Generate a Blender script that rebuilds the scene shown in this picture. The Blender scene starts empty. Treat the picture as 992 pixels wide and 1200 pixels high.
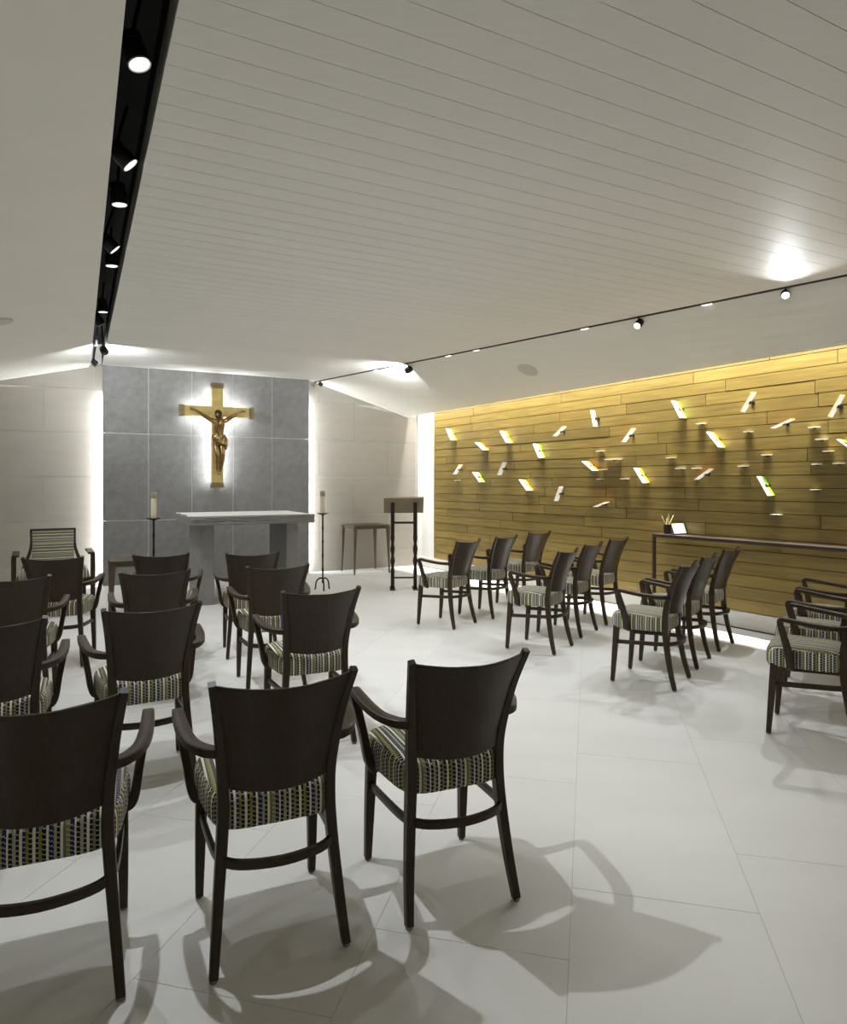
import bpy, bmesh, math, random
from mathutils import Vector, Matrix
random.seed(7)
PI = math.pi
R = math.radians
SC = bpy.context.scene
COL = SC.collection

# ------------------------------------------------------------------ camera
F, H, CX, CY = 790.0, 1.40, 496.0, 567.0          # focal length in px, eye height, vanishing row
cam = bpy.data.cameras.new('camera')
cam.sensor_fit = 'HORIZONTAL'; cam.sensor_width = 36.0
cam.lens = F / 992.0 * 36.0
cam.shift_y = -(600.0 - CY) / 992.0
cam.clip_start = 0.05; cam.clip_end = 100
camo = bpy.data.objects.new('camera', cam); COL.objects.link(camo)
camo.location = (0, 0, H); camo.rotation_euler = (PI / 2, 0, 0)
SC.camera = camo

# ------------------------------------------------------------------ world, exposure
w = bpy.data.worlds.new('world'); SC.world = w; w.use_nodes = True
w.node_tree.nodes['Background'].inputs[0].default_value = (0.5, 0.5, 0.5, 1)
w.node_tree.nodes['Background'].inputs[1].default_value = 0.0
SC.view_settings.view_transform = 'Standard'
SC.view_settings.look = 'None'
SC.view_settings.gamma = 1.0
SC.view_settings.use_curve_mapping = False
SC.view_settings.exposure = -0.93
SC.cycles.max_bounces = 10
SC.cycles.diffuse_bounces = 6
SC.cycles.sample_clamp_indirect = 6.0

# lamp strengths
P_SPOT = 122.0        # slot lamps
P_TRACK = 105.0        # small track lamps
P_FLOOD = 46.0        # the two heads that face the altar wall
P_GRAZE = 430.0       # strip above the plank wall
P_COVE = 46.0         # strips behind the stone slab edges
P_HALO = 12.0         # strip behind the cross

# ------------------------------------------------------------------ frames
TH = R(27.5)
U = Vector((math.cos(TH), math.sin(TH), 0)); V = Vector((-math.sin(TH), math.cos(TH), 0))
Z = Vector((0, 0, 1))
def AB(a, b, z=0.0): return U * a + V * b + Z * z
W0 = Vector((0.169, 11.13, 0)); D = Vector((0.5317, -0.8469, 0)).normalized(); N = Vector((-D.y, D.x, 0)) * -1
if N.dot(-W0) < 0: N = -N                       # into the room
def WALL(s, z, out=0.0): return W0 + D * s + N * out + Z * z
def ray(px, py): return Vector(((px - CX) / F, 1.0, (CY - py) / F))
def on_wall(px, py, out=0.0):
    r = ray(px, py); o = Vector((0, 0, H)); p0 = W0 + N * out
    t = (p0 - o).dot(N) / r.dot(N); return o + r * t
def on_floor(px, py, z=0.0):
    r = ray(px, py); t = (z - H) / r.z; return Vector((r.x * t, r.y * t, z))
CH = 3.03                                        # main ceiling height
EDGE = 0.16; ZE = 2.546                          # gap in front of plank wall, ceiling height there
B_WALL = 10.33; B_SLAB = 10.20
A_LEFT = -2.4; B_REAR = -3.5
def SL0(b): return 0.160 + 0.0077 * (b - 2.48)   # slot edges (a) along b
def SL1(b): return 0.320 + 0.0052 * (b - 2.48)
SLOT0, SLOT1 = SL0(B_WALL), SL1(B_WALL)

# ------------------------------------------------------------------ materials
def lin(c):
    return tuple(((x / 255.0) / 12.92 if x / 255.0 <= 0.04045 else ((x / 255.0 + 0.055) / 1.055) ** 2.4) for x in c) + (1.0,)
class NT:
    def __init__(s, name):
        s.m = bpy.data.materials.new(name); s.m.use_nodes = True
        s.t = s.m.node_tree; s.b = s.t.nodes['Principled BSDF']; s.out = s.t.nodes['Material Output']
    def n(s, typ, **kw):
        x = s.t.nodes.new(typ)
        for k, v in kw.items():
            if k.startswith('i_'): x.inputs[int(k[2:])].default_value = v
            else: setattr(x, k, v)
        return x
    def l(s, a, b): s.t.links.new(a, b)
    def math(s, op, a, b=None):
        x = s.n('ShaderNodeMath', operation=op)
        for i, v in enumerate((a, b)):
            if v is None: continue
            if isinstance(v, (int, float)): x.inputs[i].default_value = v
            else: s.l(v, x.inputs[i])
        return x.outputs[0]
    def mix(s, fac, a, b, mode='MIX'):
        x = s.n('ShaderNodeMix', data_type='RGBA', blend_type=mode)
        for i, v in ((0, fac), (6, a), (7, b)):
            if isinstance(v, (int, float, tuple)): x.inputs[i].default_value = v
            else: s.l(v, x.inputs[i])
        return x.outputs[2]
    def ramp(s, fac, stops, interp='LINEAR'):
        x = s.n('ShaderNodeValToRGB'); cr = x.color_ramp; cr.interpolation = interp
        while len(cr.elements) < len(stops): cr.elements.new(0.5)
        for e, (p, c) in zip(cr.elements, stops): e.position = p; e.color = c
        if fac is not None: s.l(fac, x.inputs[0])
        return x.outputs[0]

def mat_plain(name, rgb, rough=0.5, metal=0.0, var=0.10, scale=8.0, bump=0.0, bscale=60.0, stretch=(1, 1, 1), rnd=0.0, spec=0.5):
    k = NT(name); c = lin(rgb)
    tc = k.n('ShaderNodeTexCoord'); mp = k.n('ShaderNodeMapping'); mp.inputs[3].default_value = stretch
    k.l(tc.outputs['Object'], mp.inputs[0])
    nz = k.n('ShaderNodeTexNoise'); nz.inputs['Scale'].default_value = scale; nz.inputs['Detail'].default_value = 5
    k.l(mp.outputs[0], nz.inputs['Vector'])
    lo = tuple(x * (1 - var) for x in c[:3]) + (1,); hi = tuple(min(1, x * (1 + var)) for x in c[:3]) + (1,)
    col = k.ramp(nz.outputs[0], [(0.3, lo), (0.7, hi)])
    if rnd:
        oi = k.n('ShaderNodeObjectInfo')
        v = k.math('MULTIPLY_ADD', oi.outputs['Random'], 2 * rnd); k.t.nodes[-1].inputs[2].default_value = 1 - rnd
        cb = k.n('ShaderNodeCombineColor'); 
        for i in range(3): k.l(v, cb.inputs[i])
        col = k.mix(1.0, col, cb.outputs[0], 'MULTIPLY')
    k.l(col, k.b.inputs['Base Color'])
    k.b.inputs['Roughness'].default_value = rough; k.b.inputs['Metallic'].default_value = metal
    k.b.inputs['Specular IOR Level'].default_value = spec
    if bump:
        n2 = k.n('ShaderNodeTexNoise'); n2.inputs['Scale'].default_value = bscale; n2.inputs['Detail'].default_value = 4
        k.l(mp.outputs[0], n2.inputs['Vector'])
        bp = k.n('ShaderNodeBump'); bp.inputs['Strength'].default_value = bump; bp.inputs['Distance'].default_value = 0.01
        k.l(n2.outputs[0], bp.inputs['Height']); k.l(bp.outputs[0], k.b.inputs['Normal'])
    return k.m

def mat_emit(name, rgb, strength):
    k = NT(name); k.b.inputs['Base Color'].default_value = lin(rgb)
    k.b.inputs['Emission Color'].default_value = lin(rgb); k.b.inputs['Emission Strength'].default_value = strength
    return k.m

def mat_fabric(name, horiz=False):
    k = NT(name)
    tc = k.n('ShaderNodeTexCoord'); sp = k.n('ShaderNodeSeparateXYZ'); k.l(tc.outputs['Object'], sp.inputs[0])
    sn = k.n('ShaderNodeSeparateXYZ'); k.l(tc.outputs['Normal'], sn.inputs[0])
    if horiz:
        u = sp.outputs[2]; v = sp.outputs[0]
    else:
        side = k.math('GREATER_THAN', k.math('ABSOLUTE', sn.outputs[0]), 0.72)
        mx = k.n('ShaderNodeMix', data_type='FLOAT'); k.l(side, mx.inputs[0]); k.l(sp.outputs[0], mx.inputs[2]); k.l(sp.outputs[1], mx.inputs[3])
        u = mx.outputs[0]
        top = k.math('GREATER_THAN', sn.outputs[2], 0.6)
        m2 = k.n('ShaderNodeMix', data_type='FLOAT'); k.l(top, m2.inputs[0]); k.l(sp.outputs[2], m2.inputs[2]); k.l(sp.outputs[1], m2.inputs[3])
        v = m2.outputs[0]
    oi = k.n('ShaderNodeObjectInfo')
    uu = k.math('ADD', u, k.math('MULTIPLY', oi.outputs['Random'], 0.2))
    per = 0.160
    fr = k.math('FRACT', k.math('DIVIDE', k.math('ADD', uu, 2.0), per))
    cream, olive, navy, dark, sage, grey = [lin(c) for c in ((226, 222, 204), (140, 138, 74), (46, 46, 84), (34, 33, 30), (166, 165, 146), (112, 110, 98))]
    seq = [(cream, 0, .9), (dark, 1, .7), (olive, 0, 1), (dark, 1, 1.0), (cream, 0, .7), (navy, 1, 1.2), (sage, 0, .9), (dark, 1, .8), (cream, 0, .9), (grey, 0, .8), (olive, 1, 1), (navy, 1, 1.0), (cream, 0, .6), (dark, 1, .9), (sage, 0, 1.1), (dark, 1, .7), (cream, 0, .9), (navy, 1, .8), (olive, 0, .8), (dark, 1, .9)]
    seq = [(c, d, wd * (1.3 if d else .95)) for c, d, wd in seq]; tot = sum(q[2] for q in seq); x = 0; st = []; sm = []
    for c, d, wd in seq:
        st.append((x / tot, c)); sm.append((x / tot, (d, d, d, 1))); x += wd
    col = k.ramp(fr, st, 'CONSTANT'); msk = k.ramp(fr, sm, 'CONSTANT')
    fv = k.math('FRACT', k.math('DIVIDE', k.math('ADD', v, k.math('MULTIPLY', k.math('FLOOR', k.math('MULTIPLY', fr, 20.0)), 0.0037)), 0.0135))
    dash = k.math('MULTIPLY', k.math('LESS_THAN', fv, 0.22), 0.75)
    both = k.math('MULTIPLY', dash, msk)
    col2 = k.mix(both, col, lin((206, 202, 182)))
    k.l(col2, k.b.inputs['Base Color']); k.b.inputs['Roughness'].default_value = 0.95
    k.b.inputs['Specular IOR Level'].default_value = 0.15
    bp = k.n('ShaderNodeBump'); bp.inputs['Strength'].default_value = 0.5; bp.inputs['Distance'].default_value = 0.002
    wv = k.math('ADD', k.math('ABSOLUTE', k.math('SINE', k.math('MULTIPLY', uu, PI * 20 / per))), both)
    k.l(wv, bp.inputs['Height']); k.l(bp.outputs[0], k.b.inputs['Normal'])
    return k.m

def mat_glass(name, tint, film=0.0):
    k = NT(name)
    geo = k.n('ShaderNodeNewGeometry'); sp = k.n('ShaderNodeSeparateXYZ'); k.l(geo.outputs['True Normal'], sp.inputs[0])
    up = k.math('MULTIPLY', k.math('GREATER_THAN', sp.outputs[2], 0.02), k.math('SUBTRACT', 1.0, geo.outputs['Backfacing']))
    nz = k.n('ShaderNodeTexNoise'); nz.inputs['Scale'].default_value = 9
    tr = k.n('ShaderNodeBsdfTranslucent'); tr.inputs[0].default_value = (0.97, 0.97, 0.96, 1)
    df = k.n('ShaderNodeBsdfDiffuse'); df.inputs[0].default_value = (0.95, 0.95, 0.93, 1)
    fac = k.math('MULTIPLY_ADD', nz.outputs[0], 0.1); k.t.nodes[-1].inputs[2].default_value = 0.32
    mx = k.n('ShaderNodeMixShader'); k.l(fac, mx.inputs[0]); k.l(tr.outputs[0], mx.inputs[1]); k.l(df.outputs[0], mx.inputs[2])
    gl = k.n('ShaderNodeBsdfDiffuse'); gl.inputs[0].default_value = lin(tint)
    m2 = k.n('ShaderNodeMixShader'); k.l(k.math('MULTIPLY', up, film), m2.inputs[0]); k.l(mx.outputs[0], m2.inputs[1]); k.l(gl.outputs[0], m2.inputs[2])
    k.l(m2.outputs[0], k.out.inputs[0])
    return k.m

M = {}
M['darkwood'] = mat_plain('dark stained wood', (52, 39, 24), 0.42, spec=0.32, var=0.25, scale=14, stretch=(6, 6, 1), bump=0.05, bscale=40)
M['fabric'] = mat_fabric('striped weave')
M['fabric_h'] = mat_fabric('striped weave across', True)
M['glide'] = mat_plain('grey felt glide', (120, 118, 112), 0.7)
M['tile'] = mat_plain('pale porcelain', (222, 221, 218), 0.42, var=0.035, scale=1.3, stretch=(1, 3, 1), bump=0.02, bscale=5, rnd=0.012, spec=0.35)
M['grout'] = mat_plain('grout', (196, 193, 186), 0.9)
M['white'] = mat_plain('white ceiling paint', (238, 236, 228), 0.75, var=0.012, scale=3)
M['board'] = mat_plain('white painted board', (234, 232, 227), 0.6, var=0.02, scale=4, stretch=(1, 12, 1), rnd=0.012)
M['groove'] = mat_plain('board groove', (170, 168, 162), 0.9)
M['plaster'] = mat_plain('white plaster', (236, 234, 228), 0.8, var=0.015)
M['limestone'] = mat_plain('pale limestone panel', (152, 146, 136), 0.7, var=0.05, scale=2.2, stretch=(1, 1, 4), bump=0.05, bscale=30, rnd=0.025)
M['slate'] = mat_plain('grey basalt panel', (114, 113, 111), 0.8, var=0.16, scale=9, bump=0.4, bscale=45, rnd=0.04)
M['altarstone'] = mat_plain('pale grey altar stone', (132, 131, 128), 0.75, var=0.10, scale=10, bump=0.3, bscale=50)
M['altartop_lit'] = mat_plain('honed altar top with painted lamplight', (228, 227, 223), 0.6, var=0.05, scale=10)  # lighter than the sides: lamplight on the top put into the colour
M['black'] = mat_plain('black recess paint', (5, 5, 5), 0.7, var=0.2)
M['blackmetal'] = mat_plain('black lamp enamel', (12, 12, 12), 0.5, var=0.2)
M['lens'] = mat_emit('lamp lens', (255, 250, 238), 6.0)
M['lens_bright'] = mat_emit('lamp lens towards room', (255, 250, 240), 14.0)
M['rim'] = mat_plain('white lamp rim', (235, 235, 232), 0.3)
M['iron'] = mat_plain('wrought iron', (38, 34, 30), 0.55, metal=0.5, var=0.3, scale=20, bump=0.3, bscale=80)
M['wax'] = mat_plain('ivory wax', (232, 224, 196), 0.5, var=0.03)
M['brass'] = mat_plain('aged brass', (200, 178, 112), 0.45, metal=0.35, var=0.12, scale=12)
M['brassdark'] = mat_plain('dark brass cap', (128, 112, 78), 0.5, metal=0.5, var=0.15, scale=12)
M['bronze'] = mat_plain('cast bronze', (128, 102, 62), 0.30, metal=0.8, var=0.35, scale=22, bump=0.35, bscale=60)
M['bronzelight'] = mat_plain('bronze cloth', (128, 104, 66), 0.34, metal=0.7, var=0.35, scale=30, bump=0.5, bscale=50)
M['bronzedark'] = mat_plain('bronze hair', (74, 56, 36), 0.45, metal=0.7, var=0.4, scale=40, bump=0.6, bscale=90)
M['tablewood'] = mat_plain('brown table wood', (72, 58, 41), 0.45, var=0.15, scale=10, stretch=(8, 1, 1))
M['lecternwood'] = mat_plain('grey brown oak', (134, 118, 92), 0.5, var=0.12, scale=10, stretch=(1, 8, 8))
M['consolewood'] = mat_plain('dark metal console', (54, 44, 36), 0.4, metal=0.2, var=0.2)
M['paper'] = mat_plain('white card', (245, 245, 242), 0.7, var=0.01)
M['cup'] = mat_plain('dark pencil cup', (36, 30, 40), 0.4)
M['yellowpencil'] = mat_plain('yellow pencil', (214, 186, 60), 0.4)
M['whitepencil'] = mat_plain('white pencil', (226, 222, 206), 0.4)
M['concrete'] = mat_plain('pale concrete kerb', (226, 223, 214), 0.8, var=0.05, scale=4)
M['trackgrey'] = mat_plain('dark grey track', (58, 56, 52), 0.5)
M['follower'] = mat_plain('dull nickel follower', (168, 160, 138), 0.4, metal=0.5)
M['disc'] = mat_plain('ceiling speaker mesh', (206, 203, 194), 0.7, var=0.04, scale=80)
def mat_plank():
    k = NT('oiled oak plank'); tc = k.n('ShaderNodeTexCoord'); oi = k.n('ShaderNodeObjectInfo')
    mp = k.n('ShaderNodeMapping'); mp.inputs[3].default_value = (0.9, 6, 14); k.l(tc.outputs['Object'], mp.inputs[0])
    ad = k.n('ShaderNodeVectorMath', operation='ADD'); cb = k.n('ShaderNodeCombineXYZ')
    k.l(k.math('MULTIPLY', oi.outputs['Random'], 57.0), cb.inputs[0]); k.l(k.math('MULTIPLY', oi.outputs['Random'], 23.0), cb.inputs[2])
    k.l(mp.outputs[0], ad.inputs[0]); k.l(cb.outputs[0], ad.inputs[1])
    nz = k.n('ShaderNodeTexNoise'); nz.inputs['Scale'].default_value = 2.2; nz.inputs['Detail'].default_value = 6; nz.inputs['Roughness'].default_value = 0.6
    k.l(ad.outputs[0], nz.inputs['Vector'])
    col = k.ramp(nz.outputs[0], [(0.25, lin((95, 80, 35))), (0.55, lin((118, 100, 47))), (0.8, lin((135, 116, 60)))])
    v = k.math('MULTIPLY_ADD', oi.outputs['Random'], 0.26); k.t.nodes[-1].inputs[2].default_value = 0.86
    c3 = k.n('ShaderNodeCombineColor')
    for i in range(3): k.l(v, c3.inputs[i])
    k.l(k.mix(1.0, col, c3.outputs[0], 'MULTIPLY'), k.b.inputs['Base Color'])
    k.b.inputs['Roughness'].default_value = 0.5; k.b.inputs['Specular IOR Level'].default_value = 0.4
    bp = k.n('ShaderNodeBump'); bp.inputs['Strength'].default_value = 0.08; bp.inputs['Distance'].default_value = 0.005
    k.l(nz.outputs[0], bp.inputs['Height']); k.l(bp.outputs[0], k.b.inputs['Normal'])
    return k.m
M['plank'] = mat_plank()
M['plankgap'] = mat_plain('plank gap', (40, 32, 16), 0.9)
TINT = {'yellow': (255, 236, 0), 'orange': (255, 165, 0), 'green': (190, 255, 40), 'white': (240, 238, 228)}
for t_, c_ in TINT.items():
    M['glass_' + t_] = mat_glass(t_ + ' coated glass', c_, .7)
    M['painted_glow_' + t_] = mat_glass(t_ + ' painted glow', c_, .92)  # tint imitates coloured light on the wall beside a fin
M['glass_clear'] = mat_glass('frosted glass', (240, 238, 228), 0.3)

# ------------------------------------------------------------------ mesh helpers
class MB:
    def __init__(s): s.v = []; s.f = []; s.smooth = []
    def face(s, idx, sm=False): s.f.append(idx); s.smooth.append(sm)
    def box(s, c, d, rot=None):
        c = Vector(c); o = len(s.v); hx, hy, hz = d[0] / 2, d[1] / 2, d[2] / 2
        for x in (-hx, hx):
            for y in (-hy, hy):
                for z in (-hz, hz):
                    p = Vector((x, y, z)); p = rot @ p if rot else p
                    s.v.append(c + p)
        for q in ((0, 1, 3, 2), (4, 6, 7, 5), (0, 4, 5, 1), (2, 3, 7, 6), (0, 2, 6, 4), (1, 5, 7, 3)): s.face([o + i for i in q])
        return s
    def hexa(s, bot, top):                     # two loops of points, same count
        o = len(s.v); n = len(bot); s.v += [Vector(p) for p in bot] + [Vector(p) for p in top]
        s.face([o + i for i in reversed(range(n))]); s.face([o + n + i for i in range(n)])
        for i in range(n): j = (i + 1) % n; s.face([o + i, o + j, o + n + j, o + n + i])
        return s
    def rings(s, rings, cap=True, sm=True, closed=True):
        o = len(s.v); n = len(rings[0])
        for r in rings: s.v += [Vector(p) for p in r]
        for k in range(len(rings) - 1):
            for i in range(n if closed else n - 1):
                j = (i + 1) % n; s.face([o + k * n + i, o + k * n + j, o + (k + 1) * n + j, o + (k + 1) * n + i], sm)
        if cap:
            s.face([o + i for i in reversed(range(n))]); e = o + (len(rings) - 1) * n; s.face([e + i for i in range(n)])
        return s
    def lathe(s, prof, c=(0, 0, 0), n=20, sm=True, M3=None):
        c = Vector(c); rg = []
        for r, z in prof:
            ring = []
            for i in range(n):
                p = Vector((r * math.cos(2 * PI * i / n), r * math.sin(2 * PI * i / n), z))
                ring.append(c + (M3 @ p if M3 else p))
            rg.append(ring)
        return s.rings(rg, True, sm)
    def sweep(s, pts, sub=4, oct_=0.2, sm=True):
        # pts: (pos, side axis, half side, half other); catmull-rom, chamfered rectangular section
        P = [(Vector(p[0]), Vector(p[1]), p[2], p[3]) for p in pts]; out = []
        def cr(a, b, c, d, t): return 0.5 * ((2 * b) + (c - a) * t + (2 * a - 5 * b + 4 * c - d) * t * t + (3 * b - a - 3 * c + d) * t ** 3)
        for i in range(len(P) - 1):
            a, b, c, d = P[max(i - 1, 0)], P[i], P[i + 1], P[min(i + 2, len(P) - 1)]
            for k in range(sub):
                t = k / sub; out.append(tuple(cr(a[q], b[q], c[q], d[q], t) for q in range(4)))
        out.append(P[-1]); rg = []
        for i, (p, ax, h1, h2) in enumerate(out):
            T = (out[min(i + 1, len(out) - 1)][0] - out[max(i - 1, 0)][0]).normalized()
            S = (ax - T * ax.dot(T)).normalized(); Q = T.cross(S)
            c1, c2 = h1 * oct_, h2 * oct_; ring = []
            for x, y in ((h1, h2 - c2), (h1 - c1, h2), (-h1 + c1, h2), (-h1, h2 - c2), (-h1, -h2 + c2), (-h1 + c1, -h2), (h1 - c1, -h2), (h1, -h2 + c2)):
                ring.append(p + S * x + Q * y)
            rg.append(ring)
        return s.rings(rg, True, sm)
    def tube(s, path, rad, n=8, sm=True):
        rg = []; path = [Vector(p) for p in path]; S = None
        for i, p in enumerate(path):
            T = (path[min(i + 1, len(path) - 1)] - path[max(i - 1, 0)]).normalized()
            if S is None:
                S = T.orthogonal().normalized()
            S = (S - T * S.dot(T)).normalized(); Q = T.cross(S)
            r = rad[i] if isinstance(rad, (list, tuple)) else rad
            rg.append([p + (S * math.cos(2 * PI * j / n) + Q * math.sin(2 * PI * j / n)) * r for j in range(n)])
        return s.rings(rg, True, sm)
    def mesh(s, name):
        me = bpy.data.meshes.new(name); me.from_pydata([tuple(p) for p in s.v], [], s.f)
        me.polygons.foreach_set('use_smooth', s.smooth)
        bm = bmesh.new(); bm.from_mesh(me); bmesh.ops.recalc_face_normals(bm, faces=bm.faces); bm.to_mesh(me); bm.free()
        if any(s.smooth): me.set_sharp_from_angle(angle=R(34))
        me.update(); return me
    def build(s, name, mat, parent=None, bevel=0.0, loc=None):
        o = bpy.data.objects.new(name, s.mesh(name)); COL.objects.link(o)
        o.data.materials.append(M[mat] if isinstance(mat, str) else mat)
        if parent: o.parent = parent
        if loc is not None: o.location = loc
        if bevel:
            b = o.modifiers.new('bevel', 'BEVEL'); b.width = bevel; b.segments = 2; b.limit_method = 'ANGLE'
        return o
def tag(o, label, cat=None, group=None, kind=None):
    if label: o['label'] = label
    if cat: o['category'] = cat
    if group: o['group'] = group
    if kind: o['kind'] = kind
    return o
def thing(name, label, cat, loc=(0, 0, 0), rz=0.0, group=None):
    o = bpy.data.objects.new(name, None); COL.objects.link(o); o.empty_display_size = 0.1
    o.location = loc; o.rotation_euler = (0, 0, rz); return tag(o, label, cat, group)
def struct(o, label=None, cat=None): return tag(o, label, cat, None, 'structure')
def clip(poly, p, n):                             # keep the side where (x-p).n >= 0
    out = []
    for i, a in enumerate(poly):
        b = poly[(i + 1) % len(poly)]; da, db = (a - p).dot(n), (b - p).dot(n)
        if da >= 0: out.append(a)
        if (da >= 0) != (db >= 0): out.append(a + (b - a) * (da / (da - db)))
    return out
def aim(o, dirv): o.rotation_euler = Vector(dirv).to_track_quat('-Z', 'Y').to_euler()
def light(name, typ, energy, loc, dirv, parent=None, **kw):
    l = bpy.data.lights.new(name, typ); l.energy = energy
    for k, v in kw.items(): setattr(l, k, v)
    o = bpy.data.objects.new(name, l); COL.objects.link(o)
    o.location = loc
    aim(o, dirv)
    if parent: o.parent = parent
    return o
COOL = (0.93, 0.97, 1.0); WARM = (1.0, 0.975, 0.92)

# ------------------------------------------------------------------ large strips of light the room has
S_END = 9.5
def strip(name, a, b, width, energy, dirv, color, spread=180):
    a, b = Vector(a), Vector(b); L = (b - a).length
    l = bpy.data.lights.new(name, 'AREA'); l.shape = 'RECTANGLE'; l.size = L; l.size_y = width; l.energy = energy; l.color = color; l.spread = R(spread)
    o = bpy.data.objects.new(name, l); COL.objects.link(o); o.location = (a + b) / 2
    x = (b - a).normalized(); z = -Vector(dirv).normalized(); z = (z - x * z.dot(x)).normalized(); y = z.cross(x)
    o.rotation_euler = Matrix((x, y, z)).transposed().to_euler(); return o
strip('plank_wall_strip', WALL(-0.45, ZE + 0.40, 0.10), WALL(S_END, ZE + 0.40, 0.10), 0.03, P_GRAZE, (0, 0, -1), WARM, 44)
strip('slab_strip', AB(0.366 + 0.045, B_SLAB + 0.060, 0.05), AB(0.366 + 0.045, B_SLAB + 0.060, 2.62), 0.05, P_COVE, -U + V * 0.15, COOL)
strip('slab_strip', AB(3.29 - 0.045, B_SLAB + 0.060, 0.05), AB(3.29 - 0.045, B_SLAB + 0.060, 2.75), 0.05, P_COVE, U + V * 0.15, COOL)

# ------------------------------------------------------------------ floor
NA = Vector((-N.x, -N.y, 0))
def a_of(p): return p.dot(U)
def wall_a(b, out=0.0):                          # a where the plank wall line (offset) crosses row b
    p = W0 + N * out; t = (b - p.dot(V)) / D.dot(V); return (p + D * t).dot(U)
ROOM = [AB(A_LEFT, B_REAR), AB(wall_a(B_REAR), B_REAR), AB(wall_a(B_WALL), B_WALL), AB(A_LEFT, B_WALL)]
mb = MB(); mb.hexa([p - Z * 0.10 for p in ROOM], [p - Z * 0.0015 for p in ROOM])
floor = struct(mb.build('floor', 'grout'), 'pale grey porcelain tiled floor', 'floor')
fp = Vector((0.238, 0.971, 0)).normalized(); fq = Vector((fp.y, -fp.x, 0))
room_c = sum(ROOM, Vector()) / 4
edges = []
for i in range(4):
    a, b = ROOM[i], ROOM[(i + 1) % 4]; n = Vector((-(b - a).y, (b - a).x, 0)).normalized()
    if (room_c - a).dot(n) < 0: n = -n
    edges.append((a + n * 0.002, n))
TW, TL, JT = 0.597, 1.2, 0.0010
for ci in range(-16, 18):
    q0 = -0.057 + ci * TW
    for ri in range(-6, 14):
        p0 = 2.393 + 0.367 * ci + ri * TL - (ci // 3) * TL
        poly = [fq * (q0 + JT) + fp * (p0 + JT), fq * (q0 + TW - JT) + fp * (p0 + JT), fq * (q0 + TW - JT) + fp * (p0 + TL - JT), fq * (q0 + JT) + fp * (p0 + TL - JT)]
        for e in edges:
            poly = clip(poly, *e)
            if len(poly) < 3: break
        if len(poly) < 3: continue
        c = sum(poly, Vector()) / len(poly)
        mb = MB(); mb.hexa([p - c - Z * 0.012 for p in poly], [p - c for p in poly])
        o = mb.build('tile', 'tile', floor); o.location = c

# ------------------------------------------------------------------ walls
def wallbox(name, p, q, z0, z1, back, mat, label):
    p, q, back = Vector(p), Vector(q), Vector(back)
    mb = MB(); mb.hexa([p + Z * z0, q + Z * z0, q + back + Z * z0, p + back + Z * z0], [p + Z * z1, q + Z * z1, q + back + Z * z1, p + back + Z * z1])
    return struct(mb.build(name, mat), label, 'wall')
def left_z(a): return CH - 0.252 * (SLOT0 - a)
wb = wallbox('wall_back', AB(A_LEFT, B_WALL + 0.012), AB(wall_a(B_WALL), B_WALL + 0.012), 0, 3.5, V * 0.15, 'grout', 'pale limestone panelled wall behind the altar')
wallbox('wall_left', AB(A_LEFT, B_REAR), AB(A_LEFT, B_WALL), 0, 3.5, -U * 0.15, 'plaster', 'white plaster side wall left of the chairs')
wallbox('wall_rear', AB(A_LEFT, B_REAR), AB(wall_a(B_REAR) + 0.2, B_REAR), 0, 3.5, -V * 0.15, 'plaster', 'white plaster wall behind the viewpoint')
s0 = ((B_WALL - W0.dot(V)) / D.dot(V)); s1 = ((B_REAR - W0.dot(V)) / D.dot(V))
wr = wallbox('wall_right', WALL(s0 - 0.1, 0, -0.022), WALL(s1 + 0.1, 0, -0.022), 0, 3.5, -N * 0.15, 'plaster', 'wall clad in golden oak planks')
# limestone panels of the back wall
rows = [(0.0, 0.30), (0.30, 0.90), (0.90, 1.50), (1.50, 2.10), (2.10, 2.70), (2.70, 3.20)]
def ceil_back(a):                                # ceiling height over the back wall at a
    if a < SLOT0: return left_z(a)
    if a < 3.44: return CH
    return CH + (ZE - CH) * (a - 3.44) / (wall_a(B_WALL, EDGE) - 3.44)
def back_panels(a0, a1, shift):
    for ri, (z0, z1) in enumerate(rows):
        x = a0 - (shift + 0.6 * (ri % 2)) % 1.2
        while x < a1:
            xa, xb = max(x, a0), min(x + 1.2, a1)
            if xb - xa > 0.02:
                g = 0.0012
                poly = [Vector((xa + g, 0, z0 + g)), Vector((xb - g, 0, z0 + g)), Vector((xb - g, 0, min(z1 - g, ceil_back(xb) + 0.03))), Vector((xa + g, 0, min(z1 - g, ceil_back(xa) + 0.03)))]
                if min(poly[2].z - poly[1].z, poly[3].z - poly[0].z) > 0.01 or max(poly[2].z, poly[3].z) > z0 + 0.02:
                    poly[2].z = max(poly[2].z, z0 + 2 * g); poly[3].z = max(poly[3].z, z0 + 2 * g)
                    c = sum(poly, Vector()) / 4; mb = MB()
                    f_ = lambda p, o_: U * (p.x - c.x) + V * o_ + Z * (p.z - c.z)
                    mb.hexa([f_(p, 0.0) for p in poly], [f_(p, 0.012) for p in poly])
                    o = mb.build('stone_panel', 'limestone', wb); o.location = AB(c.x, B_WALL, c.z)
            x += 1.2
back_panels(A_LEFT + 0.01, 0.42, 0.35)
back_panels(3.24, wall_a(B_WALL) - 0.02, 0.35)
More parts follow.
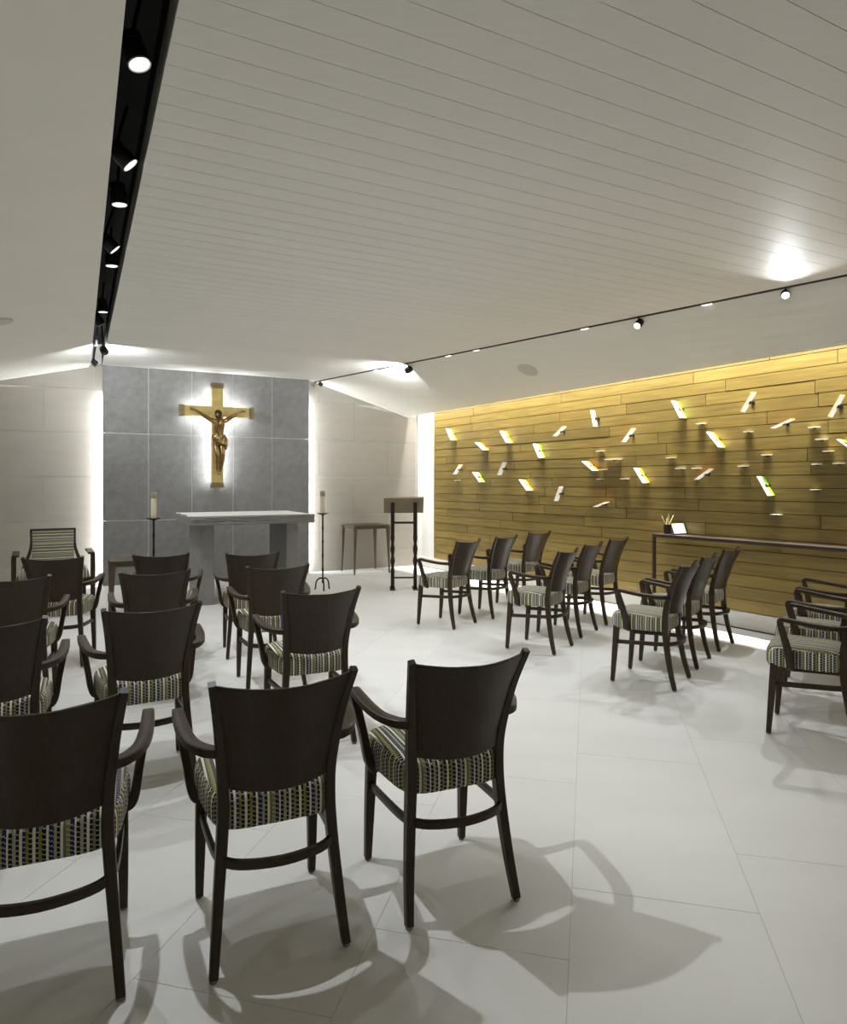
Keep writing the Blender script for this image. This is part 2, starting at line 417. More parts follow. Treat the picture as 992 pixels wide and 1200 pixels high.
# grey stone slab behind the altar
mb = MB(); A0, A1 = 0.366, 3.29
mb.hexa([AB(A0 + 0.06, B_SLAB + 0.003, 0), AB(A1 - 0.06, B_SLAB + 0.003, 0), AB(A1 - 0.06, B_SLAB + 0.028, 0), AB(A0 + 0.06, B_SLAB + 0.028, 0)],
        [AB(A0 + 0.06, B_SLAB + 0.003, CH), AB(A1 - 0.06, B_SLAB + 0.003, CH), AB(A1 - 0.06, B_SLAB + 0.028, CH), AB(A0 + 0.06, B_SLAB + 0.028, CH)])
for z0_, z1_ in ((0, CH),):
    mb.hexa([AB(A0 + 0.11, B_SLAB + 0.02, z0_), AB(A1 - 0.11, B_SLAB + 0.02, z0_), AB(A1 - 0.11, B_WALL, z0_), AB(A0 + 0.11, B_WALL, z0_)], [AB(A0 + 0.11, B_SLAB + 0.02, z1_), AB(A1 - 0.11, B_SLAB + 0.02, z1_), AB(A1 - 0.11, B_WALL, z1_), AB(A0 + 0.11, B_WALL, z1_)])
slab = struct(mb.build('wall_altar', 'grout'), 'grey stone slab wall behind the altar', 'wall')
cw = (A1 - A0) / 5
for ci in range(5):
    for z0, z1 in ((0, 0.89), (0.89, 2.10), (2.10, CH)):
        g = 0.0032; mb = MB(); c = AB(A0 + cw * (ci + 0.5), B_SLAB + 0.015 + random.uniform(-.001, .001), (z0 + z1) / 2)
        rot = Matrix.Rotation(TH, 3, 'Z')
        mb.box((0, 0, 0), (cw - 2 * g, 0.03, z1 - z0 - 2 * g), rot)
        o = mb.build('stone_panel', 'slate', slab, bevel=0.002); o.location = c
# planks
mb = MB(); zt = 3.4
kerb_h = 0.169
nrow = 20; ph = (ZE + 0.005 - kerb_h) / nrow
mb.hexa([WALL(0, kerb_h, -0.014), WALL(S_END, kerb_h, -0.014), WALL(S_END, kerb_h, -0.021), WALL(0, kerb_h, -0.021)],
        [WALL(0, ZE + 0.25, -0.014), WALL(S_END, ZE + 0.25, -0.014), WALL(S_END, ZE + 0.25, -0.021), WALL(0, ZE + 0.25, -0.021)])
tag(mb.build('plank_backing', 'plankgap', wr), None)
wallrot = Matrix((D, N, Z)).transposed()
for r_ in range(nrow + 2):
    s = 0.0; first = True
    while s < S_END - 0.01:
        L = random.choice((1.05, 1.35, 1.6, 1.85, 2.2)) * random.uniform(0.95, 1.05)
        if first: L *= random.uniform(0.3, 1.0); first = False
        e = min(s + L, S_END)
        if S_END - e < 0.3: e = S_END
        g = 0.0030; mb = MB()
        mb.box((0, 0, 0), (e - s - 2 * g, 0.014, ph - 2 * g))
        o = mb.build('plank', 'plank', wr); o.matrix_local = Matrix.Translation(WALL((s + e) / 2, kerb_h + ph * (r_ + 0.5), -0.007 + random.uniform(-0.0015, 0.0015))) @ wallrot.to_4x4()
        s = e
mb = MB(); mb.hexa([WALL(s0 + 0.02, 0.012, 0.004), WALL(S_END, 0.012, 0.004), WALL(S_END, 0.012, -0.02), WALL(s0 + 0.02, 0.012, -0.02)],
                   [WALL(s0 + 0.02, kerb_h - 0.004, 0.004), WALL(S_END, kerb_h - 0.004, 0.004), WALL(S_END, kerb_h - 0.004, -0.02), WALL(s0 + 0.02, kerb_h - 0.004, -0.02)])
struct(mb.build('baseboard_right', 'concrete'), 'pale kerb band under the plank wall', 'baseboard')

# ------------------------------------------------------------------ ceilings
T0, T1 = Vector((-1.71, 10.73, CH)), Vector((3.30, 5.26, CH))
tdir = (T1 - T0).normalized()
T0 = T0 - tdir * 0.03
def track_a(b): t = (b - T0.dot(V)) / tdir.dot(V); return (T0 + tdir * t).dot(U)
mb = MB()
pts = [AB(SL1(B_REAR), B_REAR), AB(wall_a(B_REAR), B_REAR), AB(wall_a(0.7), 0.7), AB(track_a(0.7), 0.7), AB(3.44, B_WALL), AB(SLOT1, B_WALL)]
mb.hexa([p + Z * (CH + 0.012) for p in pts], [p + Z * (CH + 0.16) for p in pts])
ceil = struct(mb.build('ceiling', 'groove'), 'white boarded flat ceiling over the chairs', 'ceiling')
BP = 0.148
nb = int((B_WALL - B_REAR) / BP)
for i in range(nb + 1):
    b1 = B_WALL - i * BP; b0 = max(b1 - BP, B_REAR)
    if b1 - b0 < 0.02: continue
    g = 0.0014
    def right(b): return min(track_a(b) - 0.02, wall_a(b) - 0.16)
    poly = [(SL1(b0), b0 + g), (right(b0 + g), b0 + g), (right(b1 - g), b1 - g), (SL1(b1), b1 - g)]
    c = AB(sum(p[0] for p in poly) / 4, (b0 + b1) / 2, CH)
    mb = MB(); mb.hexa([AB(x, y, CH) - c for x, y in poly], [AB(x, y, CH + 0.013) - c for x, y in poly])
    o = mb.build('ceiling_board', 'board', ceil); o.location = c
# left sloping ceiling
mb = MB(); q = [(A_LEFT, B_REAR, left_z(A_LEFT)), (SL0(B_REAR), B_REAR, CH), (SL0(B_WALL), B_WALL, CH), (A_LEFT, B_WALL, left_z(A_LEFT))]
mb.hexa([AB(*p) for p in q], [AB(p[0], p[1], p[2] + 0.12) for p in q])
struct(mb.build('ceiling_left', 'white'), 'white ceiling sloping down left of the black slot', 'ceiling')
# right sloping ceiling between the track and the plank wall
mb = MB(); rg = []; rg2 = []
NS = 14; lenT = 11.6; E0 = WALL(s0, 0, EDGE)
for i in range(NS + 1):
    t = i / NS; A_ = T0 + tdir * (lenT * t); e = AB(0, 0) + WALL(s0 + (s1 - s0) * 0.78 * t, ZE, EDGE)
    if i == 0: e = AB(wall_a(B_WALL, EDGE), B_WALL, ZE)
    if (A_ - W0).dot(N) < EDGE: A_ = A_ + N * (EDGE - (A_ - W0).dot(N)); 
    rg.append([A_.lerp(e, k / 6) for k in range(7)])
top = [[p + Z * 0.05 for p in r_] for r_ in rg]
mb.rings([r_ + list(reversed(t_)) for r_, t_ in zip(rg, top)], True, False)
from mathutils.bvhtree import BVHTree
bvh_r = BVHTree.FromPolygons([tuple(p) for p in mb.v], mb.f)
struct(mb.build('ceiling_right', 'white'), 'smooth white ceiling sloping down to the plank wall', 'ceiling')
# recess above the plank wall
mb = MB()
a_, b_ = WALL(s0, 0, EDGE), WALL(s1, 0, EDGE)
mb.hexa([a_ + Z * (ZE + 0.0), b_ + Z * (ZE + 0.0), b_ + N * 0.02 + Z * (ZE + 0.02), a_ + N * 0.02 + Z * (ZE + 0.02)],
        [a_ + Z * (ZE + 0.46), b_ + Z * (ZE + 0.46), b_ + N * 0.02 + Z * (ZE + 0.46), a_ + N * 0.02 + Z * (ZE + 0.46)])
a2, b2 = WALL(s0, 0, -0.022), WALL(s1, 0, -0.022)
mb.hexa([a2 + Z * (ZE + 0.46), b2 + Z * (ZE + 0.46), b_ + N * 0.02 + Z * (ZE + 0.46), a_ + N * 0.02 + Z * (ZE + 0.46)],
        [a2 + Z * (ZE + 0.50), b2 + Z * (ZE + 0.50), b_ + N * 0.02 + Z * (ZE + 0.50), a_ + N * 0.02 + Z * (ZE + 0.50)])
struct(mb.build('trim_1', 'white'), 'white light recess along the top of the plank wall', 'trim')
# black slot in the ceiling
mb = MB()
e4 = lambda z, fa, fb: [AB(fa(B_REAR), B_REAR, z), AB(fb(B_REAR), B_REAR, z), AB(fb(B_WALL), B_WALL, z), AB(fa(B_WALL), B_WALL, z)]
mb.hexa(e4(CH + .30, SL0, SL1), e4(CH + .32, SL0, SL1))
for fa, fb, zb in ((lambda b: SL0(b) - .012, SL0, .004), (SL1, lambda b: SL1(b) + .012, .022)):
    mb.hexa(e4(CH + zb, fa, fb), e4(CH + .32, fa, fb))
struct(mb.build('trim_2', 'black'), 'black recessed lighting slot along the ceiling', 'trim')
# thin white reveal where ceiling meets the limestone wall
for nm, pa, pb in (('trim_3', (A_LEFT + .01, left_z(A_LEFT + .01)), (SLOT0 - .02, left_z(SLOT0 - .02))), ('trim_4', (3.46, ceil_back(3.46)), (wall_a(B_WALL, EDGE), ZE))):
    mb = MB(); mb.hexa([AB(pa[0], B_WALL - .022, pa[1] - .022), AB(pb[0], B_WALL - .022, pb[1] - .022), AB(pb[0], B_WALL - .001, pb[1] - .022), AB(pa[0], B_WALL - .001, pa[1] - .022)],
                       [AB(pa[0], B_WALL - .022, pa[1]), AB(pb[0], B_WALL - .022, pb[1]), AB(pb[0], B_WALL - .001, pb[1]), AB(pa[0], B_WALL - .001, pa[1])])
    struct(mb.build(nm, 'rim'), 'thin white reveal between ceiling and limestone wall', 'trim')

# ------------------------------------------------------------------ chairs
Y0 = 0.213
def chair_parts(root):
    def leg(name, sec, foot):
        mb = MB(); mb.sweep([((x, y - Y0, z), (1, 0, 0), hx, hy) for x, y, z, hx, hy in sec], 4)
        o = mb.build(name, 'darkwood', root)
        g = MB(); g.lathe([(0.010, 0.0), (0.012, 0.003), (0.011, 0.011)], (foot[0], foot[1] - Y0, 0), 10); g.build('glide', 'glide', o)
    for sx in (-1, 1):
        leg('leg', [(sx * .193, .0, .009, .0125, .014), (sx * .180, .035, .15, .0145, .0165), (sx * .165, .064, .33, .016, .019), (sx * .159, .070, .45, .0165, .020), (sx * .163, .060, .56, .0155, .018), (sx * .181, .012, .72, .013, .014), (sx * .203, -.049, .852, .011, .011)], (sx * .193, .0))
        leg('leg', [(sx * .193, .426, .009, .0125, .0125), (sx * .191, .412, .2, .0165, .0165), (sx * .187, .398, .40, .0195, .0195)], (sx * .193, .426))
    for sx in (-1, 1):
        mb = MB(); X = (1, 0, 0)
        mb.sweep([((sx * .168, .042 - Y0, .628), (.5, -.85 * sx, 0) if False else (0.0, 1.0, 0.0), .017, .014),
                  ((sx * .205, .060 - Y0, .630), (sx * -.5, .8, 0), .019, .014),
                  ((sx * .240, .120 - Y0, .634), (sx * -.9, .45, 0), .0195, .0125),
                  ((sx * .257, .200 - Y0, .642), (-sx, .15, 0), .0205, .012),
                  ((sx * .265, .290 - Y0, .654), (-sx, 0, 0), .0195, .012),
                  ((sx * .267, .345 - Y0, .661), (-sx, 0, 0), .0175, .012),
                  ((sx * .266, .362 - Y0, .648), (-sx, 0, 0), .016, .014),
                  ((sx * .258, .352 - Y0, .600), (-sx, 0, 0), .0145, .016),
                  ((sx * .240, .328 - Y0, .500), (-sx, 0, 0), .0135, .019),
                  ((sx * .229, .316 - Y0, .425), (-sx, 0, 0), .0135, .021),
                  ((sx * .214, .316 - Y0, .392), (-sx, 0, 0), .013, .020),
                  ((sx * .190, .320 - Y0, .386), (-sx * .3, 0, .9), .012, .018)], 4)
        mb.build('armrest', 'darkwood', root)
    # bent plywood back
    def post(z):
        t = [(.45, .159, .070), (.56, .163, .060), (.72, .181, .012), (.852, .203, -.049)]
        for (z0, x0, y0), (z1, x1, y1) in zip(t, t[1:]):
            if z <= z1: k = (z - z0) / (z1 - z0); return x0 + (x1 - x0) * k, y0 + (y1 - y0) * k
        return t[-1][1:]
    NX, NZ = 12, 6
    def pt(i, j, off):
        s = -1 + 2 * i / NX; z = .512 + (.846 - .512) * j / NZ
        z -= .014 * (1 - s * s) * (j / NZ) - 0.0 + .010 * (1 - s * s) * (1 - j / NZ)
        px, py = post(z); sag = .052 + .010 * j / NZ
        return Vector((s * (px - .006), py - sag * (1 - s * s) - Y0 + off, z))
    mb = MB(); rg = []
    for j in range(NZ + 1):
        rg.append([pt(i, j, -.006) for i in range(NX + 1)] + [pt(i, j, .007) for i in reversed(range(NX + 1))])
    mb.rings(rg, True, False)
    for k in range(len(mb.f)): mb.smooth[k] = len(mb.f[k]) == 4
    o = mb.build('backrest', 'darkwood', root, bevel=0.003)
    # seat cushion
    mb = MB(); rg = []; n = 36
    for sc, z in ((.90, .384), (.965, .387), (.995, .398), (1.0, .415), (1.0, .452), (.985, .472), (.945, .486), (.86, .496), (.6, .503), (.3, .507), (.05, .508)):
        ring = []
        for i in range(n):
            a = 2 * PI * i / n; ca, sa = math.cos(a), math.sin(a); e = 2 / 5.0
            x = math.copysign(abs(ca) ** e, ca); y = math.copysign(abs(sa) ** e, sa)
            wd = .205 + .020 * y
            ring.append((x * wd * sc, .248 + y * .200 * sc - Y0, z))
        rg.append(ring)
    mb.rings(rg); mb.build('seat', 'fabric', root)
    # bent stretcher hoop
    mb = MB(); pth = [(.188, .412), (.186, .32), (.182, .20), (.174, .10), (.150, .040), (.095, .004), (0, -.014)]
    pth = [(x, y, .286 + .022 * (1 - y / .42)) for x, y in pth]
    pth = pth + [(-x, y, z) for x, y, z in reversed(pth[:-1])]
    mb.sweep([((x, y - Y0, z), (0, 0, 1), .0135, .008) for x, y, z in pth], 3); mb.build('stretcher', 'darkwood', root)
CHAIRS = [
 ('1a', -0.999, 1.755, 23.0, 'nearest chair at the lower left corner, cut off by the photo edge'),
 ('1b', -0.412, 1.969, 23.5, 'middle chair of the nearest row, between its two neighbours'),
 ('1c', 0.133, 2.194, 22.4, 'right-hand end chair of the nearest row, casting a long shadow'),
 ('2a', -1.760, 2.730, 26.5, 'second row from viewer, at the left edge of photo'),
 ('2b', -1.240, 3.075, 30.0, 'second row from viewer, middle chair'),
 ('2c', -0.548, 3.552, 24.5, 'second row from viewer, right-hand end chair'),
 ('3a', -2.450, 4.012, 23.8, 'third row from viewer, at the left edge of photo'),
 ('3b', -1.710, 4.297, 23.0, 'third row from viewer, middle chair'),
 ('3c', -0.995, 4.577, 23.5, 'third row from viewer, right-hand end chair'),
 ('4a', -2.790, 5.100, 15.0, 'row closest to altar, left chair before striped celebrant seat'),
 ('4b', -2.071, 5.340, 13.5, 'row closest to altar, middle chair'),
 ('4c', -1.377, 5.429, 19.4, 'row closest to altar, right chair in front of altar leg'),
 ('a1', 0.407, 6.618, 53.9, 'right block, first row by lectern, chair closest to lectern'),
 ('a2', 0.839, 7.121, 51.7, 'right block, first row by lectern, middle chair'),
 ('a3', 1.301, 7.760, 46.0, 'right block, first row by lectern, chair closest to planks'),
 ('b1', 1.172, 5.654, 56.4, 'right block, second row from lectern, nearest chair'),
 ('b2', 1.538, 6.268, 54.8, 'right block, second row from lectern, middle chair'),
 ('b3', 1.930, 6.807, 50.0, 'right block, second row from lectern, chair closest to planks'),
 ('c1', 1.800, 4.696, 55.0, 'right block, row before the console, nearest chair'),
 ('c2', 2.173, 5.236, 54.3, 'right block, row before the console, middle chair'),
 ('c3', 2.585, 5.763, 50.0, 'right block, row before the console, chair closest to planks'),
 ('d1', 2.393, 3.699, 56.0, 'right edge of photo, nearest of three half-seen chairs'),
 ('d2', 2.735, 4.252, 56.0, 'right edge of photo, middle of three half-seen chairs'),
 ('d3', 3.098, 4.800, 56.0, 'right edge of photo, farthest of three half-seen chairs')]
proto = None
for key, x, y, yaw, lab in CHAIRS:
    a = R(yaw); loc = (x - math.sin(a) * Y0, y + math.cos(a) * Y0, 0)
    grp = 'chairs facing the altar' if key[0].isdigit() else 'chairs facing the lectern'
    if proto is None:
        r_ = thing('armchair', 'dark wooden armchair, ' + lab, 'chair', loc, a, grp); chair_parts(r_); proto = r_
    else:
        r_ = thing('armchair', 'dark wooden armchair, ' + lab, 'chair', loc, a, grp)
        for ch in proto.children:
            c = ch.copy(); COL.objects.link(c); c.parent = r_
            for g in ch.children:
                d = g.copy(); COL.objects.link(d); d.parent = c

# ------------------------------------------------------------------ altar
alt = thing('altar', 'pale stone altar table with two block legs before the crucifix wall', 'altar', AB(1.885, 8.45), TH)
bm = bmesh.new(); bmesh.ops.create_cube(bm, size=1)
bmesh.ops.scale(bm, vec=(1.43, 1.20, 0.105), verts=bm.verts)
bmesh.ops.subdivide_edges(bm, edges=bm.edges, cuts=13, use_grid_fill=True)
rr = random.Random(3)
for v_ in bm.verts:
    ex = abs(abs(v_.co.x) - .715) < 1e-4; ey = abs(abs(v_.co.y) - .60) < 1e-4
    if ex: v_.co.x += rr.uniform(-.008, .006) - (.012 * math.copysign(1, v_.co.x) if abs(v_.co.z) > .05 else 0)
    if ey: v_.co.y += rr.uniform(-.008, .006) - (.010 * math.copysign(1, v_.co.y) if abs(v_.co.z) > .05 else 0)
me = bpy.data.meshes.new('altar_slab'); bm.to_mesh(me)
bm.free(); o = bpy.data.objects.new('table_slab', me); COL.objects.link(o); o.parent = alt; o.location = (0, 0, 1.035 - .0525)
me.materials.append(M['altarstone']); me.materials.append(M['altartop_lit'])
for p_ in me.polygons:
    if p_.normal.z > 0.9: p_.material_index = 1  # upward faces take the lamp-lightened colour
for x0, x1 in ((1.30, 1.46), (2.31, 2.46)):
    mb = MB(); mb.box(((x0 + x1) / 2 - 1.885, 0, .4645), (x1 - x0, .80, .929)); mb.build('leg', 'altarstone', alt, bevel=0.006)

# ------------------------------------------------------------------ crucifix
CA, CZ = 1.862, 2.445
XO = 0.15
cross = thing('crucifix', 'backlit brass crucifix with bronze figure on the grey stone slab', 'crucifix', AB(CA, B_SLAB - XO, 0), TH)
TK = 0.055
mb = MB(); mb.box((0, 0, (1.36 + 2.84) / 2), (.158, TK, 2.84 - 1.36)); mb.build('upright', 'brass', cross, bevel=0.004)
for sx in (-1, 1):
    mb = MB(); mb.box((sx * (.079 + .215), 0, CZ), (.43, TK, .142)); mb.build('crossbeam', 'brass', cross, bevel=0.004)
    mb = MB(); mb.box((sx * .50, -.003, CZ), (.052, TK + .022, .164)); mb.build('end_cap', 'brassdark', cross, bevel=0.004)
    mb = MB(); mb.box((sx * .462, -.003, CZ), (.014, TK + .010, .152)); mb.build('band', 'brassdark', cross, bevel=0.002)
for z, zb in ((2.832, 2.79), (1.368, 1.41)):
    mb = MB(); mb.box((0, -.003, z), (.182, TK + .022, .052)); mb.build('end_cap', 'brassdark', cross, bevel=0.004)
    mb = MB(); mb.box((0, -.003, zb), (.168, TK + .010, .016)); mb.build('band', 'brassdark', cross, bevel=0.002)
for z in (1.6, 2.6):
    mb = MB(); mb.box((0, XO / 2 + .006, z), (.03, XO - .04, .03)); mb.build('wall_stud', 'brassdark', cross)
def halo(a0, z0, a1, z1, wd, e): 
    o = strip('cross_strip', AB(a0, B_SLAB - XO + .034, z0), AB(a1, B_SLAB - XO + .034, z1), wd, e, V, COOL); return o
def edge_strip(a0, z0, a1, z1, dirv, e): strip('cross_strip', AB(a0, B_SLAB - XO + .040, z0), AB(a1, B_SLAB - XO + .040, z1), .018, e, dirv, COOL)
for sx in (-1, 1):
    edge_strip(CA + sx * .060, 1.40, CA + sx * .060, 2.36, U * sx + V * .55, P_HALO)
    edge_strip(CA + sx * .060, 2.53, CA + sx * .060, 2.80, U * sx + V * .55, P_HALO * .28)
    for sz in (-1, 1):
        edge_strip(CA + sx * .10, CZ + sz * .052, CA + sx * .46, CZ + sz * .052, Z * sz + V * .55, P_HALO * .34)

# bronze figure on the cross: one skinned body
def skin_mesh(name, verts, edges_, root=0, sub=2):
    me = bpy.data.meshes.new(name); me.from_pydata([v[:3] for v in verts], edges_, [])
    o = bpy.data.objects.new(name, me); COL.objects.link(o)
    sk = o.modifiers.new('skin', 'SKIN'); sk.use_smooth_shade = True
    for i, v in enumerate(verts):
        me.skin_vertices[0].data[i].radius = (v[3], v[4] if len(v) > 4 else v[3]); me.skin_vertices[0].data[i].use_root = i == root
    s_ = o.modifiers.new('sub', 'SUBSURF'); s_.levels = sub; s_.render_levels = sub
    dg = bpy.context.evaluated_depsgraph_get(); ev = o.evaluated_get(dg); m2 = bpy.data.meshes.new_from_object(ev)
    bpy.data.objects.remove(o); m2.name = name
    for p in m2.polygons: p.use_smooth = True
    return m2
vs = [(0, -.085, 2.03, .070, .052), (.006, -.095, 2.13, .070, .048), (.004, -.100, 2.225, .096, .060), (0, -.105, 2.295, .066, .040), (-.004, -.125, 2.345, .024), (-.012, -.150, 2.392, .038, .042), (-.014, -.146, 2.428, .034, .038)]
es = [(0, 1), (1, 2), (2, 3), (3, 4), (4, 5), (5, 6)]
for sx in (-1, 1):
    b = len(vs)
    vs += [(sx * .090, -.095, 2.305, .036), (sx * .135, -.085, 2.335, .033), (sx * .215, -.080, 2.385, .026), (sx * .290, -.068, 2.435, .018), (sx * .325, -.060, 2.455, .014, .009), (sx * .350, -.058, 2.462, .016, .008)]
    es += [(3, b), (b, b + 1), (b + 1, b + 2), (b + 2, b + 3), (b + 3, b + 4), (b + 4, b + 5)]
    for k, (dx, dz) in enumerate(((.032, .020), (.038, .010), (.037, -.001), (.030, -.011))):
        j = len(vs); vs += [(sx * (.355 + dx * .5), -.060, 2.462 + dz * .9, .0055), (sx * (.355 + dx), -.075, 2.462 + dz * 1.1, .0045)]; es += [(b + 5, j), (j, j + 1)]
    j = len(vs); vs += [(sx * .338, -.066, 2.482, .0055), (sx * .352, -.074, 2.492, .0045)]; es += [(b + 4, j), (j, j + 1)]
    b = len(vs)
    vs += [(sx * .046, -.085, 1.965, .048, .046), (sx * .040 + .012, -.125, 1.86, .040), (sx * .034 + .018, -.140, 1.775, .032), (sx * .030 + .014, -.105, 1.69, .029, .031), (sx * .020 + .010, -.070, 1.600, .018), (sx * .014 + .010, -.085, 1.565, .018, .016), (sx * .010 + .010, -.110, 1.530, .015, .010)]
    es += [(0, b)] + [(b + i, b + i + 1) for i in range(6)]
body = bpy.data.objects.new('body', skin_mesh('body', vs, es)); COL.objects.link(body); body.data.materials.append(M['bronze']); body.parent = cross; body['label'] = 'bronze crucified figure with spread arms'
fig = body
# hair and beard, thorn crown, loincloth
mb = MB(); rg = []
for i in range(9):
    t = i / 8; z = 2.462 - .115 * t; r = [.012, .034, .043, .046, .047, .047, .046, .043, .030][i]
    ring = []
    for j in range(18):
        a = 2 * PI * j / 18; rr_ = r * (1 + .10 * math.sin(5 * a + 3 * t)); front = math.sin(a) < -0.55 and t > 0.28
        ring.append((-.012 + rr_ * math.cos(a), -.142 + (rr_ * .62 if front else rr_) * math.sin(a) + .012 * t, z))
    rg.append(ring)
mb.rings(rg); mb.build('hair', 'bronzedark', fig)
mb = MB(); mb.tube([(-.012 + .046 * math.cos(a), -.146 + .046 * math.sin(a), 2.424 + .006 * math.sin(3 * a)) for a in [2 * PI * k / 20 for k in range(21)]], .007, 6); mb.build('thorn_crown', 'bronzedark', fig)
mb = MB(); mb.lathe([(.004, 2.335), (.016, 2.345), (.022, 2.362), (.018, 2.376)], (-.012, -.182, 0), 10); mb.build('beard', 'bronzedark', fig)
mb = MB(); mb.tube([(-.013, -.188, 2.408), (-.013, -.199, 2.390), (-.013, -.193, 2.383)], [.004, .0065, .004], 6); mb.build('nose', 'bronze', fig)
mb = MB(); rg = []
for i in range(8):
    t = i / 7; z = 2.105 - .135 * t; ring = []
    for j in range(28):
        a = 2 * PI * j / 28; rx = .090 + .014 * math.sin(PI * t) - .004 * t; ry = .074 + .012 * t
        k = 1 + .085 * math.sin(7 * a + 6 * t) + .06 * math.sin(12 * a - 4 * t)
        ring.append((.004 + .014 * t + rx * k * math.cos(a), -.092 - .018 * t + ry * k * math.sin(a), z + .012 * math.sin(2 * a + .5) - .03 * t * math.cos(a - .6)))
    rg.append(ring)
mb.rings(rg); cl = mb.build('loincloth', 'bronzelight', fig)
mb = MB(); mb.tube([(.085, -.10, 2.07), (.108, -.115, 2.03), (.106, -.12, 1.96), (.098, -.118, 1.89)], [.020, .026, .024, .010], 8); mb.build('knot', 'bronzelight', fig)
mb = MB(); mb.lathe([(.012, 0), (.012, .006), (.006, .012)], (0, 0, 0), 8, M3=Matrix.Rotation(PI / 2, 3, 'X')); o = mb.build('nail', 'brass', fig); o.location = (.01, -.126, 1.555)

# ------------------------------------------------------------------ candle stands and candles
def candle(px, py_base, loc, lab):
    st = thing('candle_stand', 'black wrought iron candle stand ' + lab, 'candle stand', loc, 0.3)
    mb = MB(); zz = [.10 + .90 * k / 30 for k in range(31)]
    mb.tube([(0, 0, z) for z in zz], [.0105 + (.0045 if k % 6 == 0 else 0) for k in range(31)], 8); mb.build('stem', 'iron', st)
    for k in range(3):
        a = 2 * PI * k / 3 + .5; mb = MB(); c_, s_ = math.cos(a), math.sin(a)
        mb.tube([(r_ * c_, r_ * s_, z) for r_, z in ((.0, .165), (.045, .160), (.080, .135), (.098, .09), (.100, .04), (.112, .010))], [.011, .011, .010, .010, .010, .011], 8); mb.build('foot', 'iron', st)
    mb = MB(); mb.lathe([(.012, .985), (.030, .995), (.072, 1.008), (.078, 1.016), (.070, 1.018), (.02, 1.014)], n=24); mb.build('drip_plate', 'iron', st)
    cn = thing('candle', 'ivory candle with brass follower on the iron stand ' + lab, 'candle', (loc[0], loc[1], 1.0155))
    mb = MB(); mb.lathe([(.030, 0), (.031, .004), (.031, .245), (.026, .25)], n=20); mb.build('wax', 'wax', cn)
    mb = MB(); mb.lathe([(.034, .222), (.0345, .228), (.034, .275), (.029, .288), (.016, .292), (.010, .288)], n=20); mb.build('follower', 'follower', cn)
    mb = MB(); mb.tube([(0, 0, .286), (0.001, 0, .300)], .002, 6); mb.build('wick', 'black', cn)
p = on_floor(378, 692); candle(378, 0, (p.x, p.y, 0), 'right of the altar')
candle(180, 0, ((180 - CX) / F * 7.55, 7.55, 0), 'left of the altar')

# ------------------------------------------------------------------ lectern
lc = thing('lectern', 'wooden lectern on two dark twisted posts in front of the limestone wall', 'lectern', (-.26, 8.955, 0), R(4))
for sx in (-1, 1):
    mb = MB(); n = 40; rg = []
    for k in range(n + 1):
        z = .012 + (1.150 - .012) * k / n; t = max(0, min(1, (z - .22) / .5)); tw = 3.2 * PI * t; bl = math.sin(PI * t) ** .3 if 0 < t < 1 else 0
        rg.append([(sx * .15 + (.025 + .007 * bl * math.cos(2 * (j * PI / 4 - tw))) * math.cos(j * PI / 4), (.025 + .007 * bl * math.cos(2 * (j * PI / 4 - tw))) * math.sin(j * PI / 4), z) for j in range(8)])
    mb.rings(rg); mb.build('post', 'iron', lc)
    mb = MB(); mb.box((sx * .15, .05, .006), (.07, .30, .012)); mb.build('foot', 'iron', lc, bevel=.003)
for z, h_ in ((.885, .028), (.155, .020)):
    mb = MB(); mb.box((0, 0, z), (.28, .022, h_)); mb.build('crossbar', 'iron', lc, bevel=.003)
mb = MB(); mb.box((0, .075, 1.118), (.53, .23, .036), Matrix.Rotation(R(-62), 3, 'X')); dk = mb.build('desk', 'lecternwood', lc, bevel=.004)
mb = MB(); mb.box((0, .165, 1.045), (.53, .018, .06), Matrix.Rotation(R(-58), 3, 'X')); mb.build('book_ledge', 'lecternwood', dk, bevel=.003)

# ------------------------------------------------------------------ small tables
def table(loc, rz, wx, wy, h_, lab):
    t = thing('side_table', lab, 'table', loc, rz)
    mb = MB(); mb.box((0, 0, h_ - .0125), (wx, wy, .025)); mb.build('tabletop', 'tablewood', t, bevel=.004)
    mb = MB()
    for y in (-1, 1): mb.box((0, y * (wy / 2 - .03), h_ - .045), (wx - .08, .018, .04))
    for x in (-1, 1): mb.box((x * (wx / 2 - .03), 0, h_ - .045), (.018, wy - .08, .04))
    mb.build('apron', 'tablewood', t)
    for sx in (-1, 1):
        for sy in (-1, 1):
            X, Y_ = sx * (wx / 2 - .022), sy * (wy / 2 - .022); mb = MB()
            mb.sweep([((X + sx * .016, Y_ + sy * .016, .0), (1, 0, 0), .010, .010), ((X + sx * .004, Y_ + sy * .004, h_ * .6), (1, 0, 0), .019, .019), ((X, Y_, h_ - .024), (1, 0, 0), .030, .030)], 3); mb.build('leg', 'tablewood', t)
table((-.925, 10.78 - .05, 0), TH, .60, .56, .76, 'brown wooden side table with tapered legs behind the lectern')
table((-3.13, 7.20, 0), TH, .40, .40, .60, 'low brown wooden table beside the celebrant seat')

